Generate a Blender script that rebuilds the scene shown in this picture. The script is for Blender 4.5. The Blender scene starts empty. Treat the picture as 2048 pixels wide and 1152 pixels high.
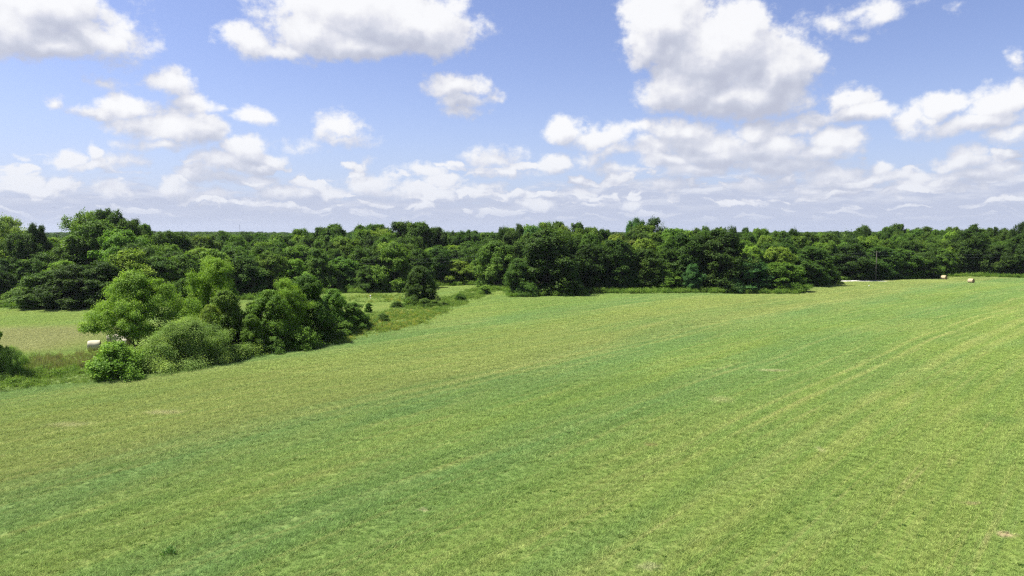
import bpy, math, random
import numpy as np

S = bpy.context.scene
COL = S.collection
random.seed(7)
RNG = np.random.default_rng(11)

# ------------------------------------------------------------------ camera
EYE = 17.0
LENS = 24.0
PITCH = math.atan(112 / 1365.33)
cam_data = bpy.data.cameras.new('camera')
cam = bpy.data.objects.new('camera', cam_data)
COL.objects.link(cam)
cam.location = (0, 0, EYE)
cam.rotation_euler = (math.pi / 2 - PITCH, 0, 0)
cam_data.lens = LENS
cam_data.sensor_width = 36
cam_data.clip_start = 0.2
cam_data.clip_end = 20000
S.camera = cam

# ------------------------------------------------------------------ light, sky, exposure
SUN_EL = math.radians(61)
SUN_DIR = (-0.93, 0.10)            # horizontal direction towards the sun
sn = math.hypot(*SUN_DIR)
SV = (SUN_DIR[0] / sn * math.cos(SUN_EL), SUN_DIR[1] / sn * math.cos(SUN_EL), math.sin(SUN_EL))
from mathutils import Vector
sun_data = bpy.data.lights.new('sun', 'SUN')
sun_data.energy = 4.8
sun_data.angle = math.radians(0.53)
sun_data.color = (1.0, 0.955, 0.87)
sun = bpy.data.objects.new('sun', sun_data)
COL.objects.link(sun)
sun.location = (0, 0, 100)
sun.rotation_euler = Vector(SV).to_track_quat('Z', 'Y').to_euler()

S.view_settings.view_transform = 'Standard'
S.view_settings.look = 'None'
EXPO = 1.25
S.view_settings.exposure = EXPO
S.view_settings.gamma = 1
S.view_settings.use_curve_mapping = False
S.cycles.use_denoising = False
S.cycles.sample_clamp_indirect = 4
S.cycles.pixel_filter_type = 'BLACKMAN_HARRIS'
S.cycles.filter_width = 1.25
S.cycles.max_bounces = 4
S.cycles.diffuse_bounces = 2
S.cycles.transmission_bounces = 2
S.cycles.use_adaptive_sampling = True
S.cycles.adaptive_threshold = 0.008
S.cycles.adaptive_min_samples = 64
S.cycles.transparent_max_bounces = 4
S.cycles.volume_bounces = 0
S.cycles.glossy_bounces = 1

W = bpy.data.worlds.new('World')
S.world = W
W.use_nodes = True


class NT:
    """small helper to write node trees"""
    def __init__(self, tree):
        self.t = tree
        self.n = tree.nodes
        self.l = tree.links

    def new(self, typ, **kw):
        nd = self.n.new(typ)
        for k, v in kw.items():
            setattr(nd, k, v)
        return nd

    def put(self, sock, v):
        if isinstance(v, bpy.types.NodeSocket):
            self.l.new(v, sock)
        elif v is not None:
            if isinstance(v, (tuple, list)) and len(v) == 3 and sock.type == 'RGBA':
                v = (*v, 1)
            sock.default_value = v

    def math(self, op, a, b=None, c=None, clamp=False):
        nd = self.new('ShaderNodeMath', operation=op)
        nd.use_clamp = clamp
        for i, v in enumerate((a, b, c)):
            if v is not None:
                self.put(nd.inputs[i], v)
        return nd.outputs[0]

    def vec(self, op, a, b=None, c=None, out=0):
        nd = self.new('ShaderNodeVectorMath', operation=op)
        for i, v in enumerate((a, b, c)):
            if v is not None:
                self.put(nd.inputs[i], v)
        return nd.outputs['Value'] if op in ('LENGTH', 'DOT_PRODUCT', 'DISTANCE') else nd.outputs[0]

    def comb(self, x, y, z=0.0):
        nd = self.new('ShaderNodeCombineXYZ')
        for i, v in enumerate((x, y, z)):
            self.put(nd.inputs[i], v)
        return nd.outputs[0]

    def sep(self, v):
        nd = self.new('ShaderNodeSeparateXYZ')
        self.put(nd.inputs[0], v)
        return nd.outputs

    def noise(self, v, scale, detail=4.0, rough=0.5, dist=0.0, lac=2.0):
        nd = self.new('ShaderNodeTexNoise')
        self.put(nd.inputs['Vector'], v)
        nd.inputs['Scale'].default_value = scale
        nd.inputs['Detail'].default_value = detail
        nd.inputs['Roughness'].default_value = rough
        nd.inputs['Lacunarity'].default_value = lac
        nd.inputs['Distortion'].default_value = dist
        return nd.outputs[0]

    def mix(self, f, a, b, typ='MIX'):
        nd = self.new('ShaderNodeMix', data_type='RGBA', blend_type=typ)
        ca = [s for s in nd.inputs if s.name == 'A' and s.type == 'RGBA'][0]
        cb = [s for s in nd.inputs if s.name == 'B' and s.type == 'RGBA'][0]
        fa = [s for s in nd.inputs if s.name == 'Factor' and s.type == 'VALUE'][0]
        self.put(fa, f)
        self.put(ca, a)
        self.put(cb, b)
        return [s for s in nd.outputs if s.type == 'RGBA'][0]

    def smooth(self, v, lo, hi, a=0.0, b=1.0):
        nd = self.new('ShaderNodeMapRange', interpolation_type='SMOOTHSTEP')
        self.put(nd.inputs[0], v)
        for i, q in zip((1, 2, 3, 4), (lo, hi, a, b)):
            self.put(nd.inputs[i], q)
        return nd.outputs[0]

    def ramp(self, f, stops, interp='LINEAR'):
        nd = self.new('ShaderNodeValToRGB')
        cr = nd.color_ramp
        cr.interpolation = interp
        while len(cr.elements) > 1:
            cr.elements.remove(cr.elements[-1])
        cr.elements[0].position = stops[0][0]
        cr.elements[0].color = (*stops[0][1], 1)
        for p, c in stops[1:]:
            e = cr.elements.new(p)
            e.color = (*c, 1)
        self.put(nd.inputs[0], f)
        return nd.outputs[0]


def ray(px, py):
    """direction of the view ray of a photograph point (2048 x 1152)"""
    u = (px - 1024) / 1365.33
    v = (576 - py) / 1365.33
    return u, math.cos(PITCH) + v * math.sin(PITCH), -math.sin(PITCH) + v * math.cos(PITCH)


def azel(px, py):
    x, y, z = ray(px, py)
    return math.degrees(math.atan2(x, y)), math.degrees(math.atan2(z, math.hypot(x, y)))


# each cloud as a few puffs: centre, half width, half height, strength
PUFFS = [
    # upper left bank
    (70, 0, 180, 78, 1.3), (10, 50, 150, 62, 1.2), (195, 78, 100, 44, 1.0), (250, 45, 40, 30, .45), (110, 85, 130, 32, 1.0),
    # upper middle cloud
    (720, 22, 180, 72, 1.3), (625, 62, 85, 55, 1.1), (840, 50, 115, 62, 1.2), (700, 88, 170, 30, 1.0), (495, 80, 48, 30, .8), (570, 96, 70, 20, .75),
    (905, 12, 45, 36, .6),
    # great cumulus
    (1335, 40, 85, 85, 1.4), (1290, 85, 55, 45, 1.0), (1440, 100, 135, 95, 1.5), (1490, 55, 75, 62, 1.2), (1545, 150, 88, 75, 1.2), (1370, 180, 105, 52, 1.2), (1480, 200, 150, 38, 1.1), (1570, 75, 40, 40, .55),
    # thin scraps upper right
    (1745, 18, 75, 26, .42), (1650, 55, 60, 22, .36), (1715, 75, 35, 14, .3), (1905, 20, 25, 15, .25), (2040, 115, 20, 20, .35),
    # middle cloud
    (915, 168, 62, 26, .85), (925, 195, 55, 26, .7), (975, 185, 30, 14, .5), (930, 218, 45, 14, .5), (680, 255, 50, 34, .7), (690, 278, 60, 16, .5), (605, 290, 45, 20, .3),
    # left group
    (345, 168, 52, 32, .85), (385, 205, 50, 24, .8), (260, 212, 66, 26, .95), (205, 232, 55, 13, .6), (330, 252, 95, 34, 1.0), (400, 262, 66, 32, 1.0), (340, 292, 80, 18, .7), (500, 230, 48, 17, .7), (445, 218, 25, 12, .4),
    (110, 207, 24, 17, .45), (190, 158, 40, 13, .33),
    (178, 306, 26, 20, .85), (125, 322, 42, 18, .85), (180, 334, 55, 17, .8), (260, 322, 60, 14, .42),
    (495, 298, 50, 28, 1.0), (540, 318, 48, 20, .9), (450, 328, 70, 24, .85), (395, 350, 42, 16, .8), (470, 358, 90, 16, .65),
    # right rows
    (1138, 256, 52, 30, 1.0), (1190, 274, 60, 24, .9), (1270, 260, 66, 17, .65), (1105, 328, 40, 21, .95), (1180, 318, 50, 20, .6), (1240, 340, 60, 14, .5),
    (1368, 264, 75, 32, 1.0), (1320, 296, 70, 26, .8), (1510, 262, 60, 26, .95), (1560, 292, 70, 34, 1.0), (1665, 283, 70, 32, 1.0), (1440, 304, 110, 32, .9), (1560, 328, 130, 22, .8), (1600, 250, 50, 20, .7), (1390, 340, 80, 18, .7),
    (1695, 200, 38, 28, .9), (1728, 224, 58, 20, .85), (1640, 234, 60, 14, .6),
    (1885, 205, 56, 30, 1.0), (1985, 208, 78, 42, 1.1), (1828, 235, 42, 44, .85), (1950, 245, 120, 24, .9), (2045, 270, 60, 22, .7), (2100, 230, 60, 40, .9),
    (1935, 322, 55, 26, 1.0), (2025, 335, 60, 20, .75), (1665, 345, 55, 18, .85), (1755, 332, 40, 17, .8), (1740, 352, 80, 12, .6),
    (985, 318, 75, 26, .55), (1000, 345, 90, 16, .5), (852, 345, 42, 15, .7), (880, 362, 36, 12, .75), (735, 322, 20, 16, .6), (742, 365, 55, 24, .8),
    (36, 368, 44, 20, .8), (125, 374, 36, 19, .85), (225, 380, 50, 16, .75), (345, 378, 40, 20, .85), (565, 382, 50, 17, .8), (670, 384, 36, 14, .75), (430, 396, 45, 12, .6), (805, 380, 40, 18, .7),
    (880, 388, 40, 14, .75), (965, 380, 42, 14, .7), (1170, 385, 36, 12, .6), (1330, 372, 60, 15, .6), (1500, 372, 60, 15, .6), (1640, 375, 50, 10, .6), (1265, 405, 30, 10, .6), (1080, 405, 50, 12, .6), (1850, 370, 90, 12, .6),
    (1410, 288, 110, 38, 1.0), (1520, 300, 120, 36, 1.0), (1625, 302, 90, 28, .9), (1335, 322, 75, 20, .8), (1780, 352, 120, 14, .7), (1960, 352, 110, 14, .7), (1230, 300, 60, 14, .55),
    # the same kind of cloud goes on beyond the frame
    (-180, 120, 130, 60, 1.1), (-260, 260, 120, 50, 1.0), (-120, 330, 80, 26, .9), (2260, 130, 130, 70, 1.2), (2330, 300, 110, 40, 1.0),
]


def build_sky():
    def cloud_group(nm, puffs):
        g = bpy.data.node_groups.new(nm, 'ShaderNodeTree')
        g.interface.new_socket('P', in_out='INPUT', socket_type='NodeSocketVector')
        g.interface.new_socket('D', in_out='OUTPUT', socket_type='NodeSocketFloat')
        g.interface.new_socket('Smooth', in_out='OUTPUT', socket_type='NodeSocketFloat')
        T = NT(g)
        gi = T.new('NodeGroupInput')
        go = T.new('NodeGroupOutput')
        P = gi.outputs[0]
        w1 = T.new('ShaderNodeTexNoise')
        T.put(w1.inputs['Vector'], P)
        w1.inputs['Scale'].default_value = 0.28
        w1.inputs['Detail'].default_value = 5
        w1.inputs['Roughness'].default_value = .55
        off = T.vec('MULTIPLY', T.vec('SUBTRACT', w1.outputs['Color'], (.5, .5, .5)), (5.0, 2.6, 0))
        Q = T.vec('ADD', P, off)
        acc = None
        for (px, py, rx, ry, wt) in puffs:
            a, e = azel(px, py)
            a1, _ = azel(px + rx, py)
            _, e1 = azel(px, py - ry)
            ra, re = abs(a1 - a) * 1.22, abs(e1 - e) * 1.22
            q = T.vec('MULTIPLY_ADD', Q, (1 / ra, 1 / re, 0), (-a / ra, -e / re, 0))
            f = T.math('MULTIPLY_ADD', T.vec('LENGTH', q), -wt, wt)
            acc = f if acc is None else T.math('SMOOTH_MAX', acc, f, 0.12)
        # cells of cumulus over the rest of the sky, far outside the frame
        pl = T.noise(T.vec('MULTIPLY', P, (1, 1.7, 0)), 0.055, 3, .5)
        s = T.sep(P)
        gen = T.math('MULTIPLY_ADD', pl, 6.0, -3.35)
        away = T.math('MAXIMUM', T.smooth(T.math('ABSOLUTE', s[0]), 44, 52), T.smooth(s[1], 21, 26))
        gen = T.math('ADD', gen, T.math('MULTIPLY_ADD', away, 4.0, -4.0))
        acc = T.math('MAXIMUM', acc, gen)
        if nm == 'cloud_field':      # many small cumulus low down, smaller towards the horizon
            sq = T.sep(Q)
            ly = T.math('LOGARITHM', T.math('MAXIMUM', T.math('ADD', sq[1], 1.0), .3), math.e)
            sm = T.noise(T.comb(T.math('MULTIPLY', sq[0], .36), T.math('MULTIPLY', ly, 4.6), 4.2), 1.0, 2, .5)
            sm = T.math('MULTIPLY_ADD', sm, 5.2, -2.75)
            lo_ = T.math('MULTIPLY', T.smooth(s[1], 5.2, 7.2, 1, 0), T.smooth(s[1], .1, 1.0))
            acc = T.math('MAXIMUM', acc, T.math('ADD', sm, T.math('MULTIPLY_ADD', lo_, 3.0, -3.0)))
        n1 = T.noise(P, 0.42, 9, .55, 0.0)
        n2 = T.noise(T.vec('MULTIPLY', P, (1, 1.35, 1)), 1.7, 5, .6)
        nl = T.noise(P, 0.5, 2, .45)
        smo = T.math('ADD', acc, T.math('MULTIPLY_ADD', nl, 1.1, -.55))
        acc = T.math('ADD', acc, T.math('MULTIPLY_ADD', n1, 1.25, -.64))
        acc = T.math('ADD', acc, T.math('MULTIPLY_ADD', n2, .46, -.23))
        T.put(go.inputs[0], acc)
        T.put(go.inputs[1], smo)
        return g

    g = cloud_group('cloud_field', PUFFS)
    gb = cloud_group('cloud_bulk', [q for q in PUFFS if q[3] >= 17])

    # low layer of broken cloud towards the horizon
    h = bpy.data.node_groups.new('low_cloud_field', 'ShaderNodeTree')
    h.interface.new_socket('P', in_out='INPUT', socket_type='NodeSocketVector')
    h.interface.new_socket('D', in_out='OUTPUT', socket_type='NodeSocketFloat')
    H = NT(h)
    gi = H.new('NodeGroupInput')
    go = H.new('NodeGroupOutput')
    s = H.sep(gi.outputs[0])
    ly = H.math('LOGARITHM', H.math('MAXIMUM', H.math('ADD', s[1], 1.2), .3), math.e)
    v = H.comb(H.math('MULTIPLY', s[0], .23), H.math('MULTIPLY', ly, 5.2), 3.3)
    a = H.noise(v, 1.15, 8, .6, .25)
    b = H.noise(H.comb(H.math('MULTIPLY', s[0], .62), H.math('MULTIPLY', ly, 11), 1.3), 1.0, 6, .6, .1)
    d = H.math('ADD', H.math('MULTIPLY_ADD', a, 3.0, -1.6), H.math('MULTIPLY_ADD', b, 1.5, -.75))
    H.put(go.inputs[0], d)

    T = NT(W.node_tree)
    T.n.clear()
    out = T.new('ShaderNodeOutputWorld')
    bg = T.new('ShaderNodeBackground')
    tc = T.new('ShaderNodeTexCoord')
    d = T.sep(tc.outputs['Generated'])
    az = T.math('MULTIPLY', T.math('ARCTAN2', d[0], d[1]), 57.29578)
    el = T.math('MULTIPLY', T.math('ARCSINE', d[2]), 57.29578)
    P = T.comb(az, el, 0)

    def field(group, p):
        nd = T.new('ShaderNodeGroup')
        nd.node_tree = group
        T.put(nd.inputs[0], p)
        return nd.outputs[0]

    sky = T.new('ShaderNodeTexSky', sky_type='NISHITA')
    sky.sun_disc = False
    sky.sun_elevation = SUN_EL
    sky.sun_rotation = math.atan2(SUN_DIR[0], SUN_DIR[1])
    sky.altitude = 100
    sky.air_density = 1.0
    sky.dust_density = 0.8
    sky.ozone_density = 2.2
    base = T.mix(1.0, sky.outputs[0], SKY_TINT, 'MULTIPLY')
    hz = T.math('POWER', T.math('SUBTRACT', 1.0, T.smooth(el, -2, 17)), 1.6)
    base = T.mix(T.math('MULTIPLY', hz, .72), base, tuple(c * KS for c in (.47, .60, .86)))
    # far low clouds
    L0 = field(h, P)
    L1 = field(h, T.vec('ADD', P, (-.25, .45, 0)))
    cov = T.math('ADD', T.smooth(el, 1.2, 6.6, 1.25, -1.25), T.smooth(az, -5, 15, -.05, .45))
    la = T.smooth(T.math('ADD', L0, cov), -.25, .75)
    la = T.math('MULTIPLY', la, T.smooth(el, 6.5, 10.5, .92, 0.0))
    lit = T.smooth(T.math('SUBTRACT', L0, L1), -.35, .75)
    lit = T.math('MULTIPLY', lit, T.smooth(el, 1.2, 4.0, .10, .85))
    lc = T.mix(lit, tuple(c * KS for c in (.54, .59, .745)), tuple(c * KS for c in (.84, .86, .93)))
    c = T.mix(la, base, lc)
    # cumulus
    D0 = field(g, P)
    Sm0 = T.math('MAXIMUM', field(gb, P).node.outputs[1], T.math('MULTIPLY', D0, .55))
    D1 = field(g, T.vec('ADD', P, (-.30, .45, 0)))
    Sm2 = T.math('MAXIMUM', field(gb, T.vec('ADD', P, (-.5, 1.5, 0))).node.outputs[1], -.9)
    Sm3 = T.math('MAXIMUM', field(gb, T.vec('ADD', P, (-1.6, 4.2, 0))).node.outputs[1], -.8)
    al = T.smooth(D0, -.06, .46)
    al = T.math('MULTIPLY', al, T.smooth(el, .3, 2.4, 0, .95))
    sh = T.math('ADD', T.math('MULTIPLY', T.math('SUBTRACT', D0, D1), .40), T.math('MULTIPLY', T.math('SUBTRACT', Sm0, Sm2), .55))
    sh = T.math('ADD', sh, T.math('MULTIPLY_ADD', Sm0, -.08, .02))
    sh = T.math('ADD', sh, T.math('MULTIPLY', T.math('SUBTRACT', Sm0, Sm3), .26))
    sh = T.smooth(sh, -.60, .62)
    cc = T.ramp(sh, [(0.0, (.53, .555, .665)), (.30, (.63, .655, .75)), (.60, (.765, .775, .845)), (.88, (.93, .93, .95)), (1.0, (.99, .99, 1.0))])
    cc = T.mix(1.0, cc, (KS, KS, KS), 'MULTIPLY')
    # distance softens the low ones
    cc = T.mix(T.smooth(el, 1.5, 9, .40, 0), cc, tuple(q * KS for q in (.60, .66, .82)))
    c = T.mix(al, c, cc)
    # haze just above the horizon
    c = T.mix(T.smooth(el, -1, 2.6, .75, 0), c, tuple(q * KS for q in (.53, .59, .765)))
    T.put(bg.inputs[0], c)
    bg.inputs[1].default_value = BG
    T.l.new(bg.outputs[0], out.inputs[0])


BG = 0.08
KS = 2 ** -EXPO / BG
SKY_TINT = (.79, .71, .84)
build_sky()
W.cycles.sampling_method = 'MANUAL'
W.cycles.sample_map_resolution = 512


# ------------------------------------------------------------------ the ground's height, and where things stand
def ground_z(x, y):
    d = np.hypot(x, y)
    near = .16 * np.sin(x / 19 + .6) * np.sin(y / 27 + 1) + .10 * np.sin(x / 9 + y / 13) + .05 * np.sin(x / 4.1 - y / 5.3)
    far = np.clip((d - 450) / 900, 0, 1)
    hills = 2.2 * np.sin(x / 310 + 1.2) * np.sin(y / 430 + .5) + 1.6 * np.sin(x / 170 + y / 260)
    return near * np.clip(1 - (d - 300) / 300, 0, 1) + far * hills


def gz(x, y):
    return float(ground_z(np.float64(x), np.float64(y)))


def on_ground(px, py):
    """where the line of sight through a photograph point meets the flat ground"""
    x, y, z = ray(px, py)
    t = -EYE / z
    return x * t, y * t


def depth_of(py):
    return on_ground(1024, py)[1]


def at_depth(px, py, D):
    x, y, z = ray(px, py)
    t = D / y
    return x * t, D, EYE + z * t


# ------------------------------------------------------------------ tagging and linking
def tag(o, label=None, cat=None, group=None, kind=None):
    if label: o['label'] = label
    if cat: o['category'] = cat
    if group: o['group'] = group
    if kind: o['kind'] = kind
    return o


def link(name, data, parent=None):
    o = bpy.data.objects.new(name, data)
    COL.objects.link(o)
    if parent is not None:
        o.parent = parent
    return o


def mesh_from(name, v, f, mats=(), smooth=False):
    me = bpy.data.meshes.new(name)
    me.from_pydata([tuple(p) for p in v], [], [tuple(q) for q in f])
    for m in mats:
        me.materials.append(m)
    if smooth:
        me.polygons.foreach_set('use_smooth', [True] * len(me.polygons))
    me.update()
    return me


def quads_mesh(name, V, tone, mat):
    """V: (n,4,3) array of quads, tone: (n,) per leaf"""
    n = len(V)
    me = bpy.data.meshes.new(name)
    me.vertices.add(n * 4)
    me.vertices.foreach_set('co', V.reshape(-1).astype(np.float32))
    me.loops.add(n * 4)
    me.loops.foreach_set('vertex_index', np.arange(n * 4, dtype=np.int32))
    me.polygons.add(n)
    me.polygons.foreach_set('loop_start', np.arange(0, n * 4, 4, dtype=np.int32))
    me.polygons.foreach_set('loop_total', np.full(n, 4, dtype=np.int32))
    me.materials.append(mat)
    me.update(calc_edges=True)
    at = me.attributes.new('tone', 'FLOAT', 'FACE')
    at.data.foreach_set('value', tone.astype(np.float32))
    return me


# ------------------------------------------------------------------ materials
def material(name):
    m = bpy.data.materials.new(name)
    m.use_nodes = True
    T = NT(m.node_tree)
    T.n.clear()
    out = T.new('ShaderNodeOutputMaterial')
    return m, T, out


# single worn or pale places: photograph point, half widths in metres, strength, colour
WORN = [(2012, 1072, .75, .45, .8, (.36, .29, .20)), (1940, 1010, .7, .3, .5, (.34, .29, .18)), (1640, 903, .5, .9, .5, (.34, .34, .19)), (1545, 739, 2.2, .9, .55, (.36, .35, .20)),
        (1300, 888, .7, .5, .45, (.22, .17, .09)), (850, 1022, .6, .3, .5, (.36, .34, .22)), (1300, 1140, 1.0, .5, .5, (.34, .35, .21)), (330, 828, 2.2, .9, .5, (.36, .35, .20)), (140, 850, 2.2, .9, .45, (.34, .34, .19)),
        (1440, 800, 1.5, 1.6, .4, (.33, .34, .17)), (1990, 838, 3.5, 2.2, .45, (.09, .165, .045))]


def field_colour_group():
    g = bpy.data.node_groups.new('meadow_colour', 'ShaderNodeTree')
    g.interface.new_socket('Color', in_out='OUTPUT', socket_type='NodeSocketColor')
    g.interface.new_socket('Fine', in_out='OUTPUT', socket_type='NodeSocketFloat')
    T = NT(g)
    go = T.new('NodeGroupOutput')
    geo = T.new('ShaderNodeNewGeometry')
    p = T.vec('MULTIPLY', geo.outputs['Position'], (1, 1, 0))
    s = T.sep(p)
    x, y = s[0], s[1]
    # the rows of the last cut bend gently across the meadow: v is constant along a row
    xc = T.math('MINIMUM', x, 190.0)
    v = T.math('ADD', T.math('MULTIPLY_ADD', xc, -1.15, y), T.math('MULTIPLY', T.math('MULTIPLY', xc, xc), .0012))
    wob = T.math('MULTIPLY_ADD', T.noise(p, .018, 3), 20.0, -10.0)
    vw = T.math('ADD', v, wob)
    wob2 = T.math('MULTIPLY_ADD', T.noise(p, .25, 4, .6), 9.0, -4.5)
    vr = T.math('ADD', vw, wob2)
    B = (.136, .226, .074)     # blue green, lush
    G = (.172, .250, .064)     # bright green
    Y = (.215, .268, .080)     # yellow green
    O = (.190, .240, .078)     # olive, drying
    K = (.275, .280, .135)     # straw
    base = T.ramp(T.math('MULTIPLY_ADD', vr, 1 / 240, 40 / 240), [
        (0.0, G), (.16, (.19, .26, .07)), (.22, G), (.30, G), (.355, (.15, .238, .066)), (.385, (.135, .228, .072)), (.42, G), (.455, (.145, .235, .068)), (.478, B), (.50, B),
        (.53, O), (.57, (.180, .240, .072)), (.62, (.19, .245, .074)), (.66, (.19, .255, .072)), (.695, (.14, .23, .07)), (.735, B), (.77, (.15, .24, .066)), (.85, G), (1.0, G)])
    rows = T.noise(T.comb(T.math('MULTIPLY', vw, .34), T.math('MULTIPLY', x, .022), 0), 1.0, 4, .6)
    rows2 = T.noise(T.comb(T.math('MULTIPLY', v, 1.05), T.math('MULTIPLY', x, .05), 7), 1.0, 3, .6)
    along = T.math('MULTIPLY_ADD', y, .30, T.math('MULTIPLY', x, .40))
    blot = T.noise(T.comb(T.math('MULTIPLY', v, .045), T.math('MULTIPLY', along, .035), 2), 1.0, 6, .66)
    blot2 = T.noise(T.comb(T.math('MULTIPLY', v, .36), T.math('MULTIPLY', along, .24), 5), 1.0, 6, .70)
    fine = T.noise(p, 2.6, 4, .7)
    lumps = T.noise(p, 1.15, 4, .7)
    c = T.mix(T.math('MULTIPLY', T.smooth(rows, .50, .70), .36), base, Y)
    c = T.mix(T.math('MULTIPLY', T.smooth(rows, .50, .32), .38), c, B)
    c = T.mix(T.math('MULTIPLY', T.smooth(blot, .47, .66), .50), c, Y)
    c = T.mix(T.math('MULTIPLY', T.smooth(blot, .51, .35), .46), c, B)
    c = T.mix(T.math('MULTIPLY', T.smooth(rows2, .53, .70), .50), c, (.245, .280, .100))
    c = T.mix(T.math('MULTIPLY', T.smooth(rows2, .47, .32), .44), c, (.115, .190, .05))
    c = T.mix(T.math('MULTIPLY', T.smooth(blot2, .58, .78), .34), c, K)
    c = T.mix(T.math('MULTIPLY', T.smooth(blot2, .42, .27), .40), c, (.095, .190, .036))
    c = T.mix(T.math('MULTIPLY', T.smooth(lumps, .58, .74), .40), c, (.26, .255, .115))
    c = T.mix(T.math('MULTIPLY', T.smooth(lumps, .43, .28), .45), c, (.075, .155, .030))
    rows3 = T.noise(T.comb(T.math('MULTIPLY', v, 2.1), T.math('MULTIPLY', x, .06), 11), 1.0, 2, .5)
    c = T.mix(T.math('MULTIPLY', T.smooth(rows3, .56, .72), .34), c, (.27, .295, .115))
    # straw lines left along some rows
    st = T.math('MULTIPLY', T.smooth(rows2, .58, .70), T.smooth(T.noise(T.comb(T.math('MULTIPLY', v, .1), T.math('MULTIPLY', x, .09), 3), 1.0, 4, .6), .56, .72))
    c = T.mix(T.math('MULTIPLY', st, .45), c, (.33, .31, .17))
    # wheel tracks
    brk = T.noise(p, .09, 4, .55)
    vt = T.math('ADD', v, T.math('MULTIPLY_ADD', T.noise(p, .012, 2), 6.0, -3.0))
    for (k, wd, a) in ((35, .45, .62), (37.9, .4, .55), (28, 1.0, .50), (24, .9, .40), (84, .8, .42), (81, .6, .36), (44, .4, .25), (53, .5, .28), (126, .7, .38), (123.5, .5, .32), (66, .5, .2), (96, .7, .28), (17, .8, .28), (103, .5, .28), (10, .6, .2)):
        dd = T.math('ABSOLUTE', T.math('SUBTRACT', vt, k))
        m_ = T.math('MULTIPLY', T.smooth(dd, wd * .2, wd * 2.0, a * .85, 0.0), T.math('MULTIPLY', T.smooth(brk, .24, .58), T.smooth(y, 42, 72, .6, 1.0)))
        c = T.mix(m_, c, (.30, .325, .12))
    # drier ground of the far strip left of the hedge
    dry = T.math('MULTIPLY', T.smooth(x, -58, -72), T.math('MULTIPLY', T.smooth(y, 92, 99), T.smooth(y, 127, 117)))
    c = T.mix(T.math('MULTIPLY', dry, .75), c, (.225, .235, .11))
    # bare scrapes
    bare = T.smooth(T.noise(p, .17, 5, .7, 0, 2.3), .735, .79)
    c = T.mix(T.math('MULTIPLY', bare, .7), c, (.30, .235, .155))
    for (qx, qy, rx_, ry_, a, q) in WORN:
        wx, wy = on_ground(qx, qy)
        wp = T.vec('ADD', p, T.comb(T.math('MULTIPLY_ADD', blot2, 2.4, -1.2), T.math('MULTIPLY_ADD', fine, .9, -.45), 0))
        dd = T.vec('LENGTH', T.vec('MULTIPLY', T.vec('SUBTRACT', wp, (wx, wy, 0)), (1 / rx_, 1 / ry_, 1)))
        c = T.mix(T.smooth(dd, .2, 1.25, a, 0.0), c, q)
    f2 = T.noise(p, 9.0, 3, .7)
    fin = T.math('ADD', T.math('MULTIPLY', fine, .6), T.math('MULTIPLY', f2, .4))
    k = T.smooth(fin, .3, .7, .64, 1.20)
    sc = T.new('ShaderNodeVectorMath', operation='SCALE')
    T.l.new(c, sc.inputs[0])
    T.l.new(k, sc.inputs['Scale'])
    T.put(go.inputs[0], sc.outputs[0])
    T.put(go.inputs[1], fin)
    return g


FIELD = field_colour_group()


def M_ground():
    m, T, out = material('meadow_grass')
    gr = T.new('ShaderNodeGroup'); gr.node_tree = FIELD
    geo = T.new('ShaderNodeNewGeometry')
    bs = T.new('ShaderNodeBsdfPrincipled')
    bs.inputs['Roughness'].default_value = .85
    bs.inputs['Specular IOR Level'].default_value = .12
    T.l.new(T.mix(1.0, gr.outputs[0], (.83, .775, .68), 'MULTIPLY'), bs.inputs['Base Color'])
    n = T.noise(geo.outputs['Position'], 3.0, 5, .7)
    n2 = T.noise(geo.outputs['Position'], .8, 4, .6)
    bp = T.new('ShaderNodeBump')
    bp.inputs['Distance'].default_value = .22
    bp.inputs['Strength'].default_value = .6
    T.l.new(T.math('ADD', n, n2), bp.inputs['Height'])
    T.l.new(bp.outputs[0], bs.inputs['Normal'])
    T.l.new(bs.outputs[0], out.inputs[0])
    return m


def M_blade():
    m, T, out = material('grass_blades')
    gr = T.new('ShaderNodeGroup'); gr.node_tree = FIELD
    at = T.new('ShaderNodeAttribute', attribute_name='tone')
    c = T.mix(1.0, gr.outputs[0], T.ramp(at.outputs['Fac'], [(0, (.9, .95, .8)), (.5, (1.68, 1.60, 1.62)), (1, (2.7, 2.35, 2.5))]), 'MULTIPLY')
    df = T.new('ShaderNodeBsdfDiffuse'); tr = T.new('ShaderNodeBsdfTranslucent'); mx = T.new('ShaderNodeMixShader')
    T.l.new(c, df.inputs[0]); T.l.new(c, tr.inputs[0])
    mx.inputs[0].default_value = .4
    T.l.new(df.outputs[0], mx.inputs[1]); T.l.new(tr.outputs[0], mx.inputs[2])
    T.l.new(mx.outputs[0], out.inputs[0])
    return m


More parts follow.
